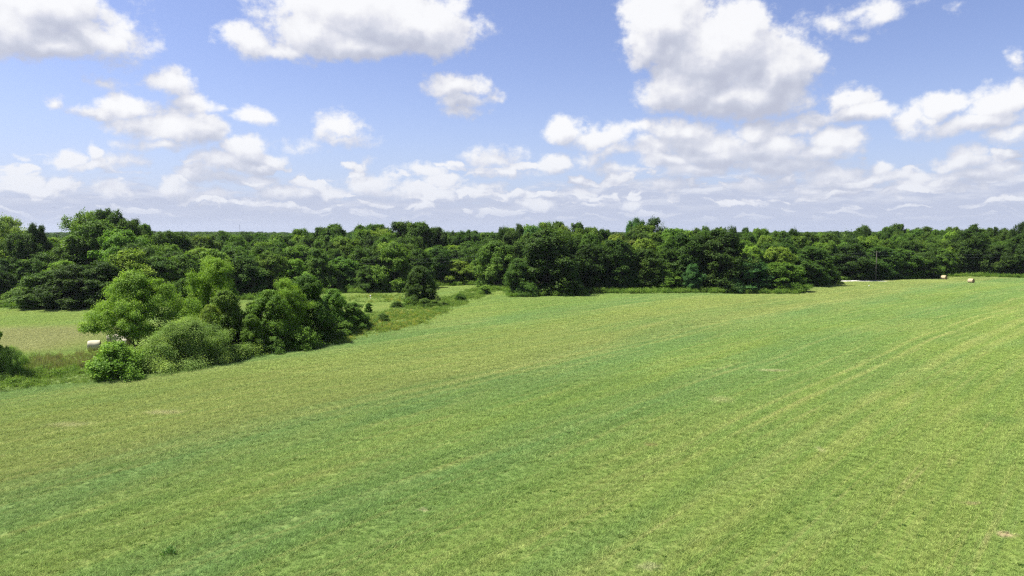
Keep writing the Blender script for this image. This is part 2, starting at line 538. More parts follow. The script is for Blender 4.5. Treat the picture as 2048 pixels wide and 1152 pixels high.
def M_leaf(name, colour=None, jitter=.25):
    """foliage: the colour of the object, varied from leaf to leaf and spray to spray"""
    m, T, out = material(name)
    oi = T.new('ShaderNodeObjectInfo')
    at = T.new('ShaderNodeAttribute', attribute_name='tone')
    if colour is None:
        base = oi.outputs['Color']
    else:
        base = T.ramp(oi.outputs['Random'], colour)
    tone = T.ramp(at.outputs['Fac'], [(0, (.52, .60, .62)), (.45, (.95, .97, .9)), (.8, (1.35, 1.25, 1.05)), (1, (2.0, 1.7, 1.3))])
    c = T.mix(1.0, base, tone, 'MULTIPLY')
    df = T.new('ShaderNodeBsdfPrincipled')
    T.l.new(c, df.inputs['Base Color'])
    df.inputs['Roughness'].default_value = .6
    df.inputs['Specular IOR Level'].default_value = .13
    tr = T.new('ShaderNodeBsdfTranslucent')
    ct = T.mix(1.0, c, (1.25, 1.35, .55), 'MULTIPLY')
    T.l.new(ct, tr.inputs[0])
    mx = T.new('ShaderNodeMixShader'); mx.inputs[0].default_value = .36
    T.l.new(df.outputs[0], mx.inputs[1]); T.l.new(tr.outputs[0], mx.inputs[2])
    T.l.new(mx.outputs[0], out.inputs[0])
    return m


def M_plain(name, lo, hi, scale=6.0, rough=.85, bump=.02, stretch=(1, 1, 1)):
    m, T, out = material(name)
    tc = T.new('ShaderNodeTexCoord')
    v = T.vec('MULTIPLY', tc.outputs['Object'], stretch)
    n = T.noise(v, scale, 6, .65)
    c = T.ramp(n, [(.25, lo), (.75, hi)])
    bs = T.new('ShaderNodeBsdfPrincipled')
    bs.inputs['Roughness'].default_value = rough
    bs.inputs['Specular IOR Level'].default_value = .2
    T.l.new(c, bs.inputs['Base Color'])
    bp = T.new('ShaderNodeBump'); bp.inputs['Distance'].default_value = bump
    T.l.new(n, bp.inputs['Height']); T.l.new(bp.outputs[0], bs.inputs['Normal'])
    T.l.new(bs.outputs[0], out.inputs[0])
    return m


MG = M_ground()
MB = M_blade()
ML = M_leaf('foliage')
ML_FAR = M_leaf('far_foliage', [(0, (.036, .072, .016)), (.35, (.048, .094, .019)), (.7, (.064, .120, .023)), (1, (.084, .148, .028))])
ML_WEED = M_leaf('weed_foliage', [(0, (.11, .19, .035)), (.5, (.15, .235, .045)), (1, (.20, .27, .065))])
ML_YEL = M_leaf('yellow_weed_foliage', [(0, (.18, .25, .05)), (.5, (.26, .30, .06)), (1, (.34, .31, .09))])
ML_DRY = M_leaf('dry_stalk', [(0, (.20, .18, .12)), (.5, (.22, .225, .12)), (1, (.18, .22, .08))])
ML_VINE = M_leaf('undergrowth_foliage', [(0, (.09, .17, .028)), (.5, (.13, .22, .036)), (1, (.18, .27, .05))])
M_BARK = M_plain('bark', (.045, .035, .026), (.14, .115, .09), 3.0, .9, .03, (4, 4, .6))
M_HAY = M_plain('hay', (.27, .21, .12), (.52, .43, .28), 9.0, .95, .03, (5, 5, 1.2))
M_HAYEND = M_plain('hay_end', (.16, .11, .055), (.36, .26, .14), 7.0, .95, .03)
M_NET = M_plain('bale_net', (.35, .325, .22), (.55, .51, .37), 8.0, .7, .01, (1, 6, 6))
M_GRAVEL = M_plain('gravel', (.36, .345, .31), (.58, .565, .53), 3.0, .95, .02)
M_WOOD = M_plain('weathered_wood', (.045, .04, .034), (.11, .10, .085), 4.0, .9, .01, (5, 5, .7))
M_METAL = M_plain('grey_metal', (.35, .36, .37), (.5, .51, .52), 6.0, .4, .001)
M_WHITE = M_plain('white_paint', (.68, .68, .66), (.82, .82, .80), 12.0, .6, .001)
M_MAST = M_plain('painted_steel', (.30, .31, .33), (.42, .43, .45), 3.0, .5, .001)


# ------------------------------------------------------------------ the ground: one sheet out to the horizon
def build_ground():
    nseg = 288
    rad = [0.0, 4.0]
    while rad[-1] < 5200:
        rad.append(rad[-1] + max(1.6, rad[-1] * .022))
    rad = np.array(rad[1:])
    th = np.linspace(0, 2 * math.pi, nseg, endpoint=False)
    R, A = np.meshgrid(rad, th, indexing='ij')
    X, Y = R * np.cos(A), R * np.sin(A)
    Z = ground_z(X, Y)
    v = np.stack([X, Y, Z], -1).reshape(-1, 3)
    v = np.vstack([v, [[0, 0, gz(0, 0)]]])
    f = []
    for i in range(len(rad) - 1):
        for j in range(nseg):
            k = (j + 1) % nseg
            f.append((i * nseg + j, (i + 1) * nseg + j, (i + 1) * nseg + k, i * nseg + k))
    c = len(v) - 1
    for j in range(nseg):
        f.append((c, j, (j + 1) % nseg))
    o = link('ground', mesh_from('ground', v, f, [MG], True))
    tag(o, kind='structure')


build_ground()


def sheet(name, pts_w, lift, mat, kind='structure'):
    """a strip on the ground: list of (x, y, half width)"""
    v, f = [], []
    P = []
    for i in range(len(pts_w) - 1):
        for k in range(10):
            t = k / 10
            P.append([pts_w[i][j] * (1 - t) + pts_w[i + 1][j] * t for j in range(3)])
    P.append(list(pts_w[-1]))
    for i, (x, y, w) in enumerate(P):
        a = P[max(i - 1, 0)]; b = P[min(i + 1, len(P) - 1)]
        dx, dy = b[0] - a[0], b[1] - a[1]
        L = math.hypot(dx, dy)
        nx, ny = -dy / L, dx / L
        for s in (-1, 1):
            ww = w * (1 + .16 * math.sin(i * 1.7 + s) + .1 * math.sin(i * .63 * s))
            qx, qy = x + nx * ww * s, y + ny * ww * s
            v.append((qx, qy, gz(qx, qy) + lift))
    for i in range(len(P) - 1):
        f.append((2 * i, 2 * i + 1, 2 * i + 3, 2 * i + 2))
    o = link(name, mesh_from(name, v, f, [mat]))
    tag(o, kind=kind)
    return o


# ------------------------------------------------------------------ scattering through geometry nodes (stuff only)
def scatter(name, pts, rot, scl, pick, protos, label=None, cat=None):
    n = len(pts)
    me = bpy.data.meshes.new(name)
    me.vertices.add(n)
    me.vertices.foreach_set('co', np.asarray(pts, dtype=np.float32).reshape(-1))
    a = me.attributes.new('rot', 'FLOAT_VECTOR', 'POINT'); a.data.foreach_set('vector', np.asarray(rot, dtype=np.float32).reshape(-1))
    a = me.attributes.new('scl', 'FLOAT_VECTOR', 'POINT'); a.data.foreach_set('vector', np.asarray(scl, dtype=np.float32).reshape(-1))
    a = me.attributes.new('pick', 'INT', 'POINT'); a.data.foreach_set('value', np.asarray(pick, dtype=np.int32))
    o = link(name, me)
    pc = bpy.data.collections.new(name + '_pieces')
    for i, p in enumerate(protos):
        q = bpy.data.objects.new('%s_piece_%02d' % (name, i), p)
        pc.objects.link(q)
    g = bpy.data.node_groups.new(name + '_scatter', 'GeometryNodeTree')
    g.interface.new_socket('Geometry', in_out='INPUT', socket_type='NodeSocketGeometry')
    g.interface.new_socket('Geometry', in_out='OUTPUT', socket_type='NodeSocketGeometry')
    N, Lk = g.nodes, g.links
    gi = N.new('NodeGroupInput'); go = N.new('NodeGroupOutput')
    ip = N.new('GeometryNodeInstanceOnPoints')
    ci = N.new('GeometryNodeCollectionInfo')
    ci.inputs['Collection'].default_value = pc
    ci.inputs['Separate Children'].default_value = True
    ci.inputs['Reset Children'].default_value = True

    def named(nm, ty):
        q = N.new('GeometryNodeInputNamedAttribute')
        q.data_type = ty
        q.inputs['Name'].default_value = nm
        return [s for s in q.outputs if s.enabled and s.name == 'Attribute'][0]
    Lk.new(gi.outputs[0], ip.inputs['Points'])
    Lk.new(ci.outputs[0], ip.inputs['Instance'])
    ip.inputs['Pick Instance'].default_value = True
    Lk.new(named('pick', 'INT'), ip.inputs['Instance Index'])
    Lk.new(named('rot', 'FLOAT_VECTOR'), ip.inputs['Rotation'])
    Lk.new(named('scl', 'FLOAT_VECTOR'), ip.inputs['Scale'])
    Lk.new(ip.outputs[0], go.inputs[0])
    md = o.modifiers.new('scatter', 'NODES')
    md.node_group = g
    tag(o, label, cat, kind='stuff')
    return o


# ------------------------------------------------------------------ leaves
def unit(v):
    return v / np.maximum(np.linalg.norm(v, axis=-1, keepdims=True), 1e-9)


def leaf_quads(c, nrm, size, rng, aspect=.62, fold=.0):
    """rhombic leaves at c facing nrm"""
    n = len(c)
    r = unit(rng.normal(size=(n, 3)))
    a = unit(np.cross(nrm, r))
    b = np.cross(nrm, a)
    s = size[:, None]
    la = a * s * .5
    lb = b * s * .5 * aspect
    return np.stack([c - la, c - lb + la * .1, c + la, c + lb + la * .1], 1)


def profile(kind, t):
    t = np.clip(t, 0, 1)
    if kind == 'round':
        return np.sqrt(np.clip(1 - (2 * t - 1) ** 2, 0, 1)) ** .75
    if kind == 'edge':        # foliage down to the ground, domed top
        return np.sqrt(np.clip(1 - t ** 2.4, 0, 1)) * (.72 + .28 * np.sin(np.clip(t * 2.6 + .25, 0, 1.57)))
    if kind == 'vase':
        return np.sqrt(np.clip(1 - (np.clip((t - .62) / .42, -1.6, 1)) ** 2, .10, 1)) * (.35 + .65 * np.clip(t * 1.5, 0, 1))
    if kind == 'mound':
        return np.clip(1 - t ** 1.5, 0, 1) ** .62 * (.80 + .20 * np.clip(t * 6, 0, 1))
    if kind == 'tall':
        return np.sqrt(np.clip(1 - (2 * t - .9) ** 2 * .95, 0, 1)) ** .9
    if kind == 'cone':
        return np.clip(1.02 - t, 0, 1) ** .72 * (.8 + .2 * np.clip(t * 5, 0, 1))
    return np.sqrt(np.clip(1 - t ** 2, 0, 1))


def crown_mesh(name, seed, kind, H, Wd, base, lobes, subs, per, leaf, mat, lobe_r=(.12, .20), flat=1.0, loose=1.0, core=.32, upn=.55, ragged=.25):
    rng = np.random.default_rng(seed)
    t = rng.random(lobes * 3)
    w = profile(kind, t) + .15
    t = rng.choice(t, lobes, replace=False, p=w / w.sum())
    t[:3] = (.9, .82, .95)
    ang = rng.random(lobes) * 2 * math.pi + np.arange(lobes) * 2.399
    lr = Wd * rng.uniform(*lobe_r, lobes) * (1.0 if kind != 'cone' else .8)
    env = profile(kind, t) * Wd / 2
    skew = 1 + ragged * (np.sin(ang * 2 + seed) * .5 + np.sin(ang * 3 + seed * 1.7 + t * 4) * .5) + rng.normal(0, ragged * .35, lobes)
    rr = np.clip(env * skew - lr * .65, 0, None) * np.sqrt(rng.uniform(.25, 1, lobes))
    zt = base + (H - base) * t
    z = np.clip(zt - lr * flat * .6, base * .6 + lr * .35, None)
    z = np.minimum(z, H - lr * flat)
    C = np.stack([rr * np.cos(ang), rr * np.sin(ang), z], 1)
    # sprays of leaves on each bough
    n = lobes * subs
    li = np.repeat(np.arange(lobes), subs)
    d = unit(rng.normal(size=(n, 3)))
    d[:, 2] = np.abs(d[:, 2]) * rng.choice([1, 1, 1, -.8], n)
    out = C[li] * (1, 1, 0)
    out = unit(out + 1e-6)
    d = unit(d + out * .45)
    rad = lr[li] * rng.uniform(.62, 1.08, n) ** .8
    SC = C[li] + d * rad[:, None] * (1, 1, flat)
    sr = lr[li] * rng.uniform(.20, .42, n) * loose
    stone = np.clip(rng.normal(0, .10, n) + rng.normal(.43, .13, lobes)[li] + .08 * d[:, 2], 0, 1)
    m = n * per
    si = np.repeat(np.arange(n), per)
    g = rng.normal(size=(m, 3)) * (.60, .60, .52)
    P = SC[si] + g * sr[si][:, None]
    nr = unit(d[si] * .55 + np.array((0, 0, upn)) + rng.normal(size=(m, 3)) * .45)
    sz = leaf * rng.uniform(.65, 1.35, m)
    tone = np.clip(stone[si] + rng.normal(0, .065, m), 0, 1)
    # inner leaves
    k = int(m * core)
    ci = rng.integers(0, lobes, k)
    Pc = C[ci] + unit(rng.normal(size=(k, 3))) * (lr[ci] * rng.random(k) ** .5 * .85)[:, None] * (1, 1, flat)
    Pc[:, :2] *= rng.uniform(.5, 1, k)[:, None]
    P = np.vstack([P, Pc])
    nr = np.vstack([nr, unit(rng.normal(size=(k, 3)) + (0, 0, .3))])
    sz = np.concatenate([sz, leaf * 1.7 * rng.uniform(.7, 1.3, k)])
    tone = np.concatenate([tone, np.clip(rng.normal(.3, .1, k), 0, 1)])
    keep = P[:, 2] > .03
    P, nr, sz, tone = P[keep], nr[keep], sz[keep], tone[keep]
    V = leaf_quads(P, nr, sz, rng)
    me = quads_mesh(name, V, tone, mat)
    hw = (np.percentile(P[:, 0], 99) - np.percentile(P[:, 0], 1) + np.percentile(P[:, 1], 99) - np.percentile(P[:, 1], 1)) / 2
    return me, float(hw), float(np.percentile(P[:, 2], 99.6)), C, lr


def tube(v, f, path, radii, sides=7):
    base = len(v)
    path = [Vector(p) for p in path]
    for i, p in enumerate(path):
        q = (path[min(i + 1, len(path) - 1)] - path[max(i - 1, 0)]).normalized()
        a = q.orthogonal().normalized()
        b = q.cross(a)
        for k in range(sides):
            th = 2 * math.pi * k / sides
            v.append(p + (a * math.cos(th) + b * math.sin(th)) * radii[i])
    for i in range(len(path) - 1):
        for k in range(sides):
            k2 = (k + 1) % sides
            f.append((base + i * sides + k, base + i * sides + k2, base + (i + 1) * sides + k2, base + (i + 1) * sides + k))
    f.append([base + (len(path) - 1) * sides + k for k in range(sides)])


def trunk_mesh(name, seed, H, C, lr, r0, nbr=14, stems=1):
    rnd = random.Random(seed)
    v, f = [], []
    tops = []
    for s in range(stems):
        a = rnd.random() * 6.28
        lean = (0 if stems == 1 else .16) * H
        pts, rad = [], []
        for i in range(7):
            t = i / 6
            pts.append((math.cos(a) * lean * t + rnd.uniform(-.12, .12) * (t > 0), math.sin(a) * lean * t + rnd.uniform(-.12, .12) * (t > 0), -.35 + (H * .80 + .35) * t))
            rad.append(r0 * (1.25 if i == 0 else 1) * (1 - .86 * t) / math.sqrt(stems))
        tube(v, f, pts, rad, 8)
        tops.append((pts, rad))
    order = sorted(range(len(C)), key=lambda i: -lr[i])[:nbr]
    for i in order:
        c = C[i]
        pts, rad = tops[rnd.randrange(len(tops))]
        zt = max(.12 * H, min(c[2] - .28 * math.hypot(c[0], c[1]) - .1 * H, H * .7))
        t = (zt + .35) / (H * .80 + .35) * 6
        k = min(int(t), 5)
        w = t - k
        st = Vector(pts[k]).lerp(Vector(pts[k + 1]), w)
        rs = (rad[k] * (1 - w) + rad[k + 1] * w) * .6
        en = Vector(c)
        mid = st.lerp(en, .5) + Vector((rnd.uniform(-.2, .2), rnd.uniform(-.2, .2), .10 * (en - st).length))
        tube(v, f, [st, mid, en], [rs, rs * .6, rs * .2], 5)
    return mesh_from(name, v, f, [M_BARK], True)


class Proto:
    pass


def proto(kind, seed, H, Wd, base, lobes, subs, per, leaf, mat=ML, r0=.22, stems=1, nbr=14, **kw):
    p = Proto()
    p.crown, p.w, p.h, C, lr = crown_mesh('crown_%s_%d' % (kind, seed), seed, kind, H, Wd, base, lobes, subs, per, leaf, mat, **kw)
    p.trunk = trunk_mesh('trunk_%s_%d' % (kind, seed), seed, H, C, lr, r0, nbr, stems)
    return p


# woodland kinds (130 m and beyond)
PR = {}
PR['round'] = [proto('round', s, 12, 9.5, 2.2, 64, 20, 24, .28, ragged=.38, lobe_r=(.08, .165)) for s in (1, 2, 3)]
PR['edge'] = [proto('edge', s, 12, 10, .3, 84, 18, 23, .27, lobe_r=(.065, .15), ragged=.36) for s in (4, 5, 6, 7)]
PR['tall'] = [proto('tall', s, 15, 8.0, 3.0, 56, 20, 23, .28, lobe_r=(.10, .20), ragged=.3) for s in (8, 9)]
PR['cone'] = [proto('cone', s, 12, 7.0, .4, 60, 18, 24, .27, lobe_r=(.11, .17), ragged=.18) for s in (10,)]
PR['airy'] = [proto('round', s, 13, 9.5, 3.0, 40, 18, 22, .26, lobe_r=(.09, .17), ragged=.5, core=.10, loose=1.2) for s in (12, 13)]
# hedge kinds (nearer)
PR['locust'] = [proto('edge', s, 11, 12, .7, 140, 20, 27, .165, lobe_r=(.045, .11), ragged=.55, loose=1.3, core=.14, flat=.6, stems=2, r0=.2) for s in (20, 21)]
PR['canopy'] = [proto('mound', 24, 10, 12, 2.8, 130, 22, 26, .165, lobe_r=(.045, .11), ragged=.55, loose=1.3, core=.12, flat=.6, stems=2, r0=.18, nbr=30)]
PR['leafy'] = [proto('edge', s, 9, 7.5, .2, 96, 20, 26, .18, lobe_r=(.065, .14), ragged=.42, core=.25, stems=2, r0=.16) for s in (22, 23)]
PR['willow'] = [proto('dome', 25, 6, 11, .05, 120, 26, 32, .115, lobe_r=(.05, .11), ragged=.34, loose=1.7, core=.2, stems=3, r0=.12)]
PR['bush'] = [proto('dome', s, 3, 3.8, .05, 26, 18, 24, .15, lobe_r=(.14, .24), ragged=.3, stems=3, r0=.05, nbr=10, core=.25) for s in (30, 31, 32)]

# far kinds, light
PF = [crown_mesh('far_crown_%d' % s, s, 'round', 13, 12, 1.0, 26, 12, 10, .75, ML_FAR, core=.5)[0] for s in (40, 41, 42, 43)]


def grow(name, kind, x, y, h, w, colour, rnd, z=None, lean=0.0):
    p = PR[kind][rnd.randrange(len(PR[kind]))]
    r = bpy.data.objects.new(name, None)
    COL.objects.link(r)
    r.empty_display_size = .5
    r.location = (x, y, gz(x, y) if z is None else z)
    r.rotation_euler = (rnd.uniform(-.03, .03), rnd.uniform(-.03, .03) + lean, rnd.uniform(0, 6.283))
    r.scale = (w / p.w, w / p.w, h / p.h)
    c = link('crown', p.crown, r)
    c.color = (*colour, 1)
    link('trunk', p.trunk, r)
    return r


SHADES = {
    'dark': (.045, .088, .016), 'deep': (.058, .110, .019), 'mid': (.078, .144, .023), 'fresh': (.108, .192, .028), 'light': (.165, .270, .036),
    'yellow': (.175, .250, .036), 'grey': (.205, .300, .066), 'blue': (.066, .148, .042), 'brown': (.094, .125, .028), 'bright': (.175, .275, .034)}
SHADE_WORD = {'dark': 'darkest green', 'deep': 'dark green', 'mid': 'mid green', 'fresh': 'fresh green', 'light': 'light green', 'yellow': 'yellow green', 'grey': 'grey green',
              'blue': 'bluish green', 'brown': 'brownish green', 'bright': 'bright green'}


def tint(shade, rnd, amt=.14):
    c = SHADES[shade]
    k = 1 + rnd.uniform(-amt, amt)
    return tuple(v * k * (1 + rnd.uniform(-.06, .06)) for v in c)


# name, kind, px, base, top, width px, shade, label, category
HEDGE = [
    ('locust_tree', 'canopy', 270, 720, 545, 160, 'light', 'light green feathery tree standing over the pale round bales', 'tree'),
    ('willow_bush', 'willow', 378, 730, 638, 184, 'grey', 'wide grey green feathery bush bulging at the edge of the near meadow', 'bush'),
    ('hedge_bush', 'bush', 230, 759, 685, 104, 'light', 'light green bush in front of the round bales in the weedy strip', 'bush'),
    ('hedge_bush', 'bush', 298, 742, 700, 62, 'mid', 'low dark leafed bush tucked between the small light bush and the grey green one', 'bush'),
    ('edge_shrub', 'willow', 24, 758, 694, 74, 'grey', 'small grey green shrub at the left end of the weedy strip', 'bush'),
    ('edge_shrub', 'leafy', -8, 760, 655, 42, 'light', 'upright shrub cut by the left edge of the photo', 'bush'),
    ('hedge_tree', 'locust', 428, 697, 519, 140, 'light', 'tallest light green tree of the hedge, behind the grey green bush', 'tree'),
    ('hedge_tree', 'leafy', 452, 705, 582, 92, 'fresh', 'leafy fresh green tree in the hedge just below the tallest one', 'tree'),
    ('hedge_sapling', 'leafy', 422, 712, 612, 62, 'yellow', 'yellow green sapling in the hedge above the grey green bush', 'tree'),
    ('hedge_tree', 'leafy', 372, 690, 560, 66, 'mid', 'slim mid green tree between the feathery tree and the tallest hedge tree', 'tree'),
    ('hedge_tree', 'leafy', 540, 698, 583, 104, 'fresh', 'leafy fresh green tree in the middle of the hedge', 'tree'),
    ('hedge_tree', 'locust', 575, 692, 560, 110, 'light', 'light green tree in the hedge just left of its densest tree', 'tree'),
    ('hedge_tree', 'leafy', 616, 684, 553, 92, 'mid', 'dense darker green tree rising near the right end of the hedge', 'tree'),
    ('hedge_tree', 'leafy', 668, 666, 580, 78, 'fresh', 'rounded vine covered tree right of the densest hedge tree', 'tree'),
    ('hedge_bush', 'leafy', 706, 660, 606, 62, 'fresh', 'lower round bush closing the hedge at its right end', 'bush'),
    ('hedge_sapling', 'leafy', 503, 708, 630, 58, 'fresh', 'fresh green sapling bush at the foot of the hedge middle', 'tree'),
    ('hedge_bush', 'bush', 600, 698, 652, 70, 'fresh', 'low fresh green bush at the foot of the densest hedge tree', 'bush'),
    ('hedge_bush', 'bush', 655, 682, 640, 56, 'mid', 'low bush under the vine covered tree at the meadow side of the hedge', 'bush'),
    ('hedge_bush', 'bush', 728, 657, 630, 44, 'fresh', 'small bush trailing off right of the hedge end into yellow green weeds', 'bush'),
    ('hedge_bush', 'bush', 690, 671, 642, 44, 'fresh', 'low bush in front of the round bush at the hedge end', 'bush'),
    ('hedge_bush', 'bush', 548, 706, 674, 58, 'mid', 'low bush at the foot of the hedge between sapling bush and densest tree', 'bush'),
    ('hedge_bush', 'bush', 474, 722, 690, 48, 'mid', 'low bush against the right flank of the wide grey green bush', 'bush'),
    ('lone_tree', 'leafy', 840, 609, 534, 72, 'deep', 'lone dark green tree standing by itself in the gap between hedge and wood', 'tree'),
    ('small_bush', 'bush', 822, 613, 594, 32, 'fresh', 'small bush at the left foot of the lone dark tree', 'bush'),
    ('small_bush', 'bush', 850, 615, 597, 30, 'mid', 'small bush at the front foot of the lone dark tree', 'bush'),
    ('small_bush', 'bush', 868, 613, 600, 28, 'fresh', 'small bush at the right foot of the lone dark tree', 'bush'),
    ('small_bush', 'bush', 794, 616, 603, 26, 'mid', 'small dark bush left of the lone tree at the grass edge', 'bush'),
    ('small_bush', 'bush', 765, 647, 627, 34, 'mid', 'rounded dark bush alone among the yellow green weeds', 'bush'),
    ('small_sapling', 'leafy', 737, 626, 606, 16, 'fresh', 'thin sapling on the grass behind the yellow green weeds', 'tree'),
    ('small_bush', 'bush', 921, 603, 587, 24, 'mid', 'small bush on the weedy bank right of the lone tree', 'bush'),
    ('small_bush', 'bush', 968, 590, 572, 28, 'fresh', 'small bush at the left foot of the light tree at the corner of the wood', 'bush'),
]
# front row of the wood
FRONT = [
    ('edge', -60, 612, 520, 100, 'deep'), ('edge', -8, 611, 540, 84, 'dark'), ('bush', 46, 614, 574, 66, 'fresh'), ('edge', 92, 620, 545, 92, 'mid'), ('edge', 150, 621, 532, 104, 'dark'),
    ('edge', 205, 620, 525, 96, 'deep'), ('edge', 268, 614, 502, 96, 'bright'), ('edge', 320, 610, 515, 90, 'mid'), ('edge', 378, 605, 510, 84, 'fresh'), ('edge', 432, 600, 500, 80, 'light'), ('edge', 492, 597, 512, 86, 'deep'),
    ('edge', 545, 592, 505, 74, 'fresh'), ('edge', 590, 590, 520, 66, 'light'), ('edge', 632, 586, 498, 66, 'mid'),
    ('edge', 690, 582, 515, 70, 'fresh'), ('cone', 676, 585, 540, 26, 'mid'), ('edge', 736, 584, 530, 54, 'mid'), ('edge', 765, 580, 487, 70, 'deep'),
    ('edge', 790, 583, 484, 82, 'fresh'), ('edge', 838, 578, 500, 60, 'mid'), ('edge', 880, 571, 498, 54, 'deep'), ('edge', 915, 570, 522, 66, 'bright'), ('edge', 946, 570, 530, 44, 'light'),
    ('edge', 992, 580, 484, 86, 'fresh'), ('edge', 1036, 594, 520, 58, 'mid'), ('edge', 1092, 593, 462, 132, 'dark'), ('edge', 1134, 594, 533, 66, 'dark'), ('bush', 1055, 596, 566, 40, 'mid'),
    ('edge', 1182, 586, 490, 84, 'dark'), ('edge', 1232, 585, 482, 88, 'deep'), ('edge', 1290, 584, 500, 80, 'deep'), ('edge', 1330, 585, 540, 60, 'fresh'), ('edge', 1370, 583, 470, 90, 'deep'),
    ('edge', 1436, 585, 462, 118, 'dark'), ('edge', 1384, 586, 530, 40, 'blue'), ('edge', 1500, 585, 515, 92, 'blue'), ('edge', 1560, 585, 525, 88, 'fresh'), ('bush', 1470, 587, 556, 50, 'blue'),
    ('edge', 1620, 574, 498, 88, 'deep'), ('edge', 1655, 568, 530, 44, 'mid'), ('edge', 1700, 561, 490, 78, 'dark'), ('edge', 1756, 560, 495, 76, 'deep'), ('edge', 1800, 558, 498, 80, 'mid'),
    ('edge', 1852, 557, 505, 56, 'deep'), ('edge', 1888, 553, 500, 44, 'fresh'), ('edge', 1940, 553, 462, 74, 'dark'), ('edge', 1992, 555, 492, 64, 'deep'), ('edge', 2040, 556, 470, 70, 'dark'), ('edge', 2100, 556, 468, 80, 'deep'), ('edge', 2160, 557, 468, 80, 'dark'),
]
# trees that make the skyline: kind, px, top, width px, depth, shade
SKYLINE = [
    ('airy', 16, 434, 72, 196, 'grey'), ('tall', 66, 449, 30, 188, 'deep'), ('tall', 86, 453, 28, 190, 'dark'), ('round', 40, 468, 70, 184, 'deep'), ('airy', 172, 424, 74, 208, 'light'), ('round', 212, 421, 66, 205, 'deep'),
    ('round', 196, 444, 120, 188, 'mid'), ('round', 256, 442, 60, 196, 'mid'), ('tall', 272, 440, 30, 204, 'deep'), ('round', 284, 450, 42, 200, 'fresh'), ('round', 240, 462, 90, 174, 'fresh'), ('round', 330, 464, 60, 200, 'mid'),
    ('round', 355, 466, 50, 205, 'deep'), ('round', 402, 474, 70, 210, 'fresh'), ('round', 445, 463, 46, 330, 'deep'), ('round', 512, 468, 40, 260, 'mid'), ('round', 560, 470, 70, 240, 'mid'), ('round', 600, 459, 46, 262, 'mid'), ('round', 640, 456, 50, 258, 'deep'), ('round', 668, 450, 60, 255, 'mid'), ('round', 720, 452, 60, 262, 'deep'),
    ('round', 756, 450, 60, 258, 'mid'), ('round', 800, 445, 70, 262, 'deep'), ('round', 842, 446, 64, 256, 'mid'), ('round', 872, 456, 52, 262, 'dark'), ('airy', 904, 462, 26, 300, 'deep'), ('round', 940, 462, 50, 268, 'deep'), ('round', 978, 466, 50, 262, 'mid'),
    ('tall', 1008, 454, 24, 240, 'dark'), ('tall', 1034, 450, 32, 238, 'dark'), ('airy', 1060, 452, 40, 238, 'fresh'), ('round', 1090, 446, 44, 240, 'fresh'), ('round', 1120, 445, 46, 242, 'mid'), ('round', 1158, 447, 40, 240, 'deep'), ('round', 1186, 456, 40, 236, 'fresh'), ('round', 1205, 460, 40, 240, 'deep'),
    ('airy', 1278, 437, 40, 262, 'blue'), ('airy', 1306, 436, 46, 262, 'deep'), ('round', 1290, 452, 80, 255, 'mid'), ('round', 1345, 458, 60, 250, 'fresh'), ('tall', 1262, 442, 16, 258, 'blue'),
    ('tall', 1392, 458, 30, 260, 'deep'), ('tall', 1412, 453, 18, 262, 'mid'), ('tall', 1462, 453, 22, 256, 'dark'), ('round', 1438, 456, 34, 262, 'mid'), ('round', 1488, 457, 30, 262, 'dark'), ('round', 1520, 458, 46, 256, 'fresh'), ('tall', 1585, 458, 18, 262, 'deep'), ('round', 1560, 463, 50, 262, 'mid'), ('round', 1610, 466, 50, 268, 'mid'),
    ('tall', 1666, 463, 16, 330, 'dark'), ('round', 1690, 466, 30, 340, 'dark'), ('airy', 1728, 451, 40, 330, 'deep'), ('round', 1778, 455, 44, 330, 'mid'), ('round', 1798, 449, 40, 328, 'mid'), ('round', 1850, 455, 50, 330, 'deep'), ('round', 1905, 455, 40, 330, 'mid'), ('tall', 1950, 450, 34, 288, 'dark'), ('round', 1990, 456, 40, 300, 'deep'), ('tall', 2046, 444, 20, 285, 'dark'), ('round', 2020, 460, 40, 295, 'mid'), ('round', 2085, 455, 60, 295, 'deep'),
]

USED = []
LANDMARKS = [(-9999, 'left of feathery hedge tree'), (150, 'behind feathery hedge tree'), (345, 'behind tallest hedge tree'), (485, 'behind the hedge middle'), (640, 'behind the hedge end'),
             (775, 'behind lone dark tree'), (895, 'behind gap of meadow'), (1020, 'behind dark corner tree'), (1165, 'right of corner tree'),
             (1300, 'left of dark dome tree'), (1400, 'behind dark dome tree'), (1500, 'behind bluish edge bushes'), (1605, 'left of gravel track'),
             (1680, 'behind the gravel track'), (1800, 'left of hay bales'), (1880, 'behind the hay bales'), (1975, 'right of hay bales')]
KINDWORD = {'edge': 'full crowned tree', 'round': 'round tree', 'tall': 'narrow tree', 'cone': 'small pointed tree', 'airy': 'open crowned tree', 'bush': 'bush'}
ORD = ['first', 'second', 'third', 'fourth', 'fifth', 'sixth', 'seventh', 'eighth', 'ninth', 'tenth', 'eleventh', 'twelfth', 'thirteenth', 'fourteenth', 'fifteenth']


def lerp_table(tab, x):
    xs = [a for a, _ in tab]; ys = [b for _, b in tab]
    return float(np.interp(x, xs, ys))


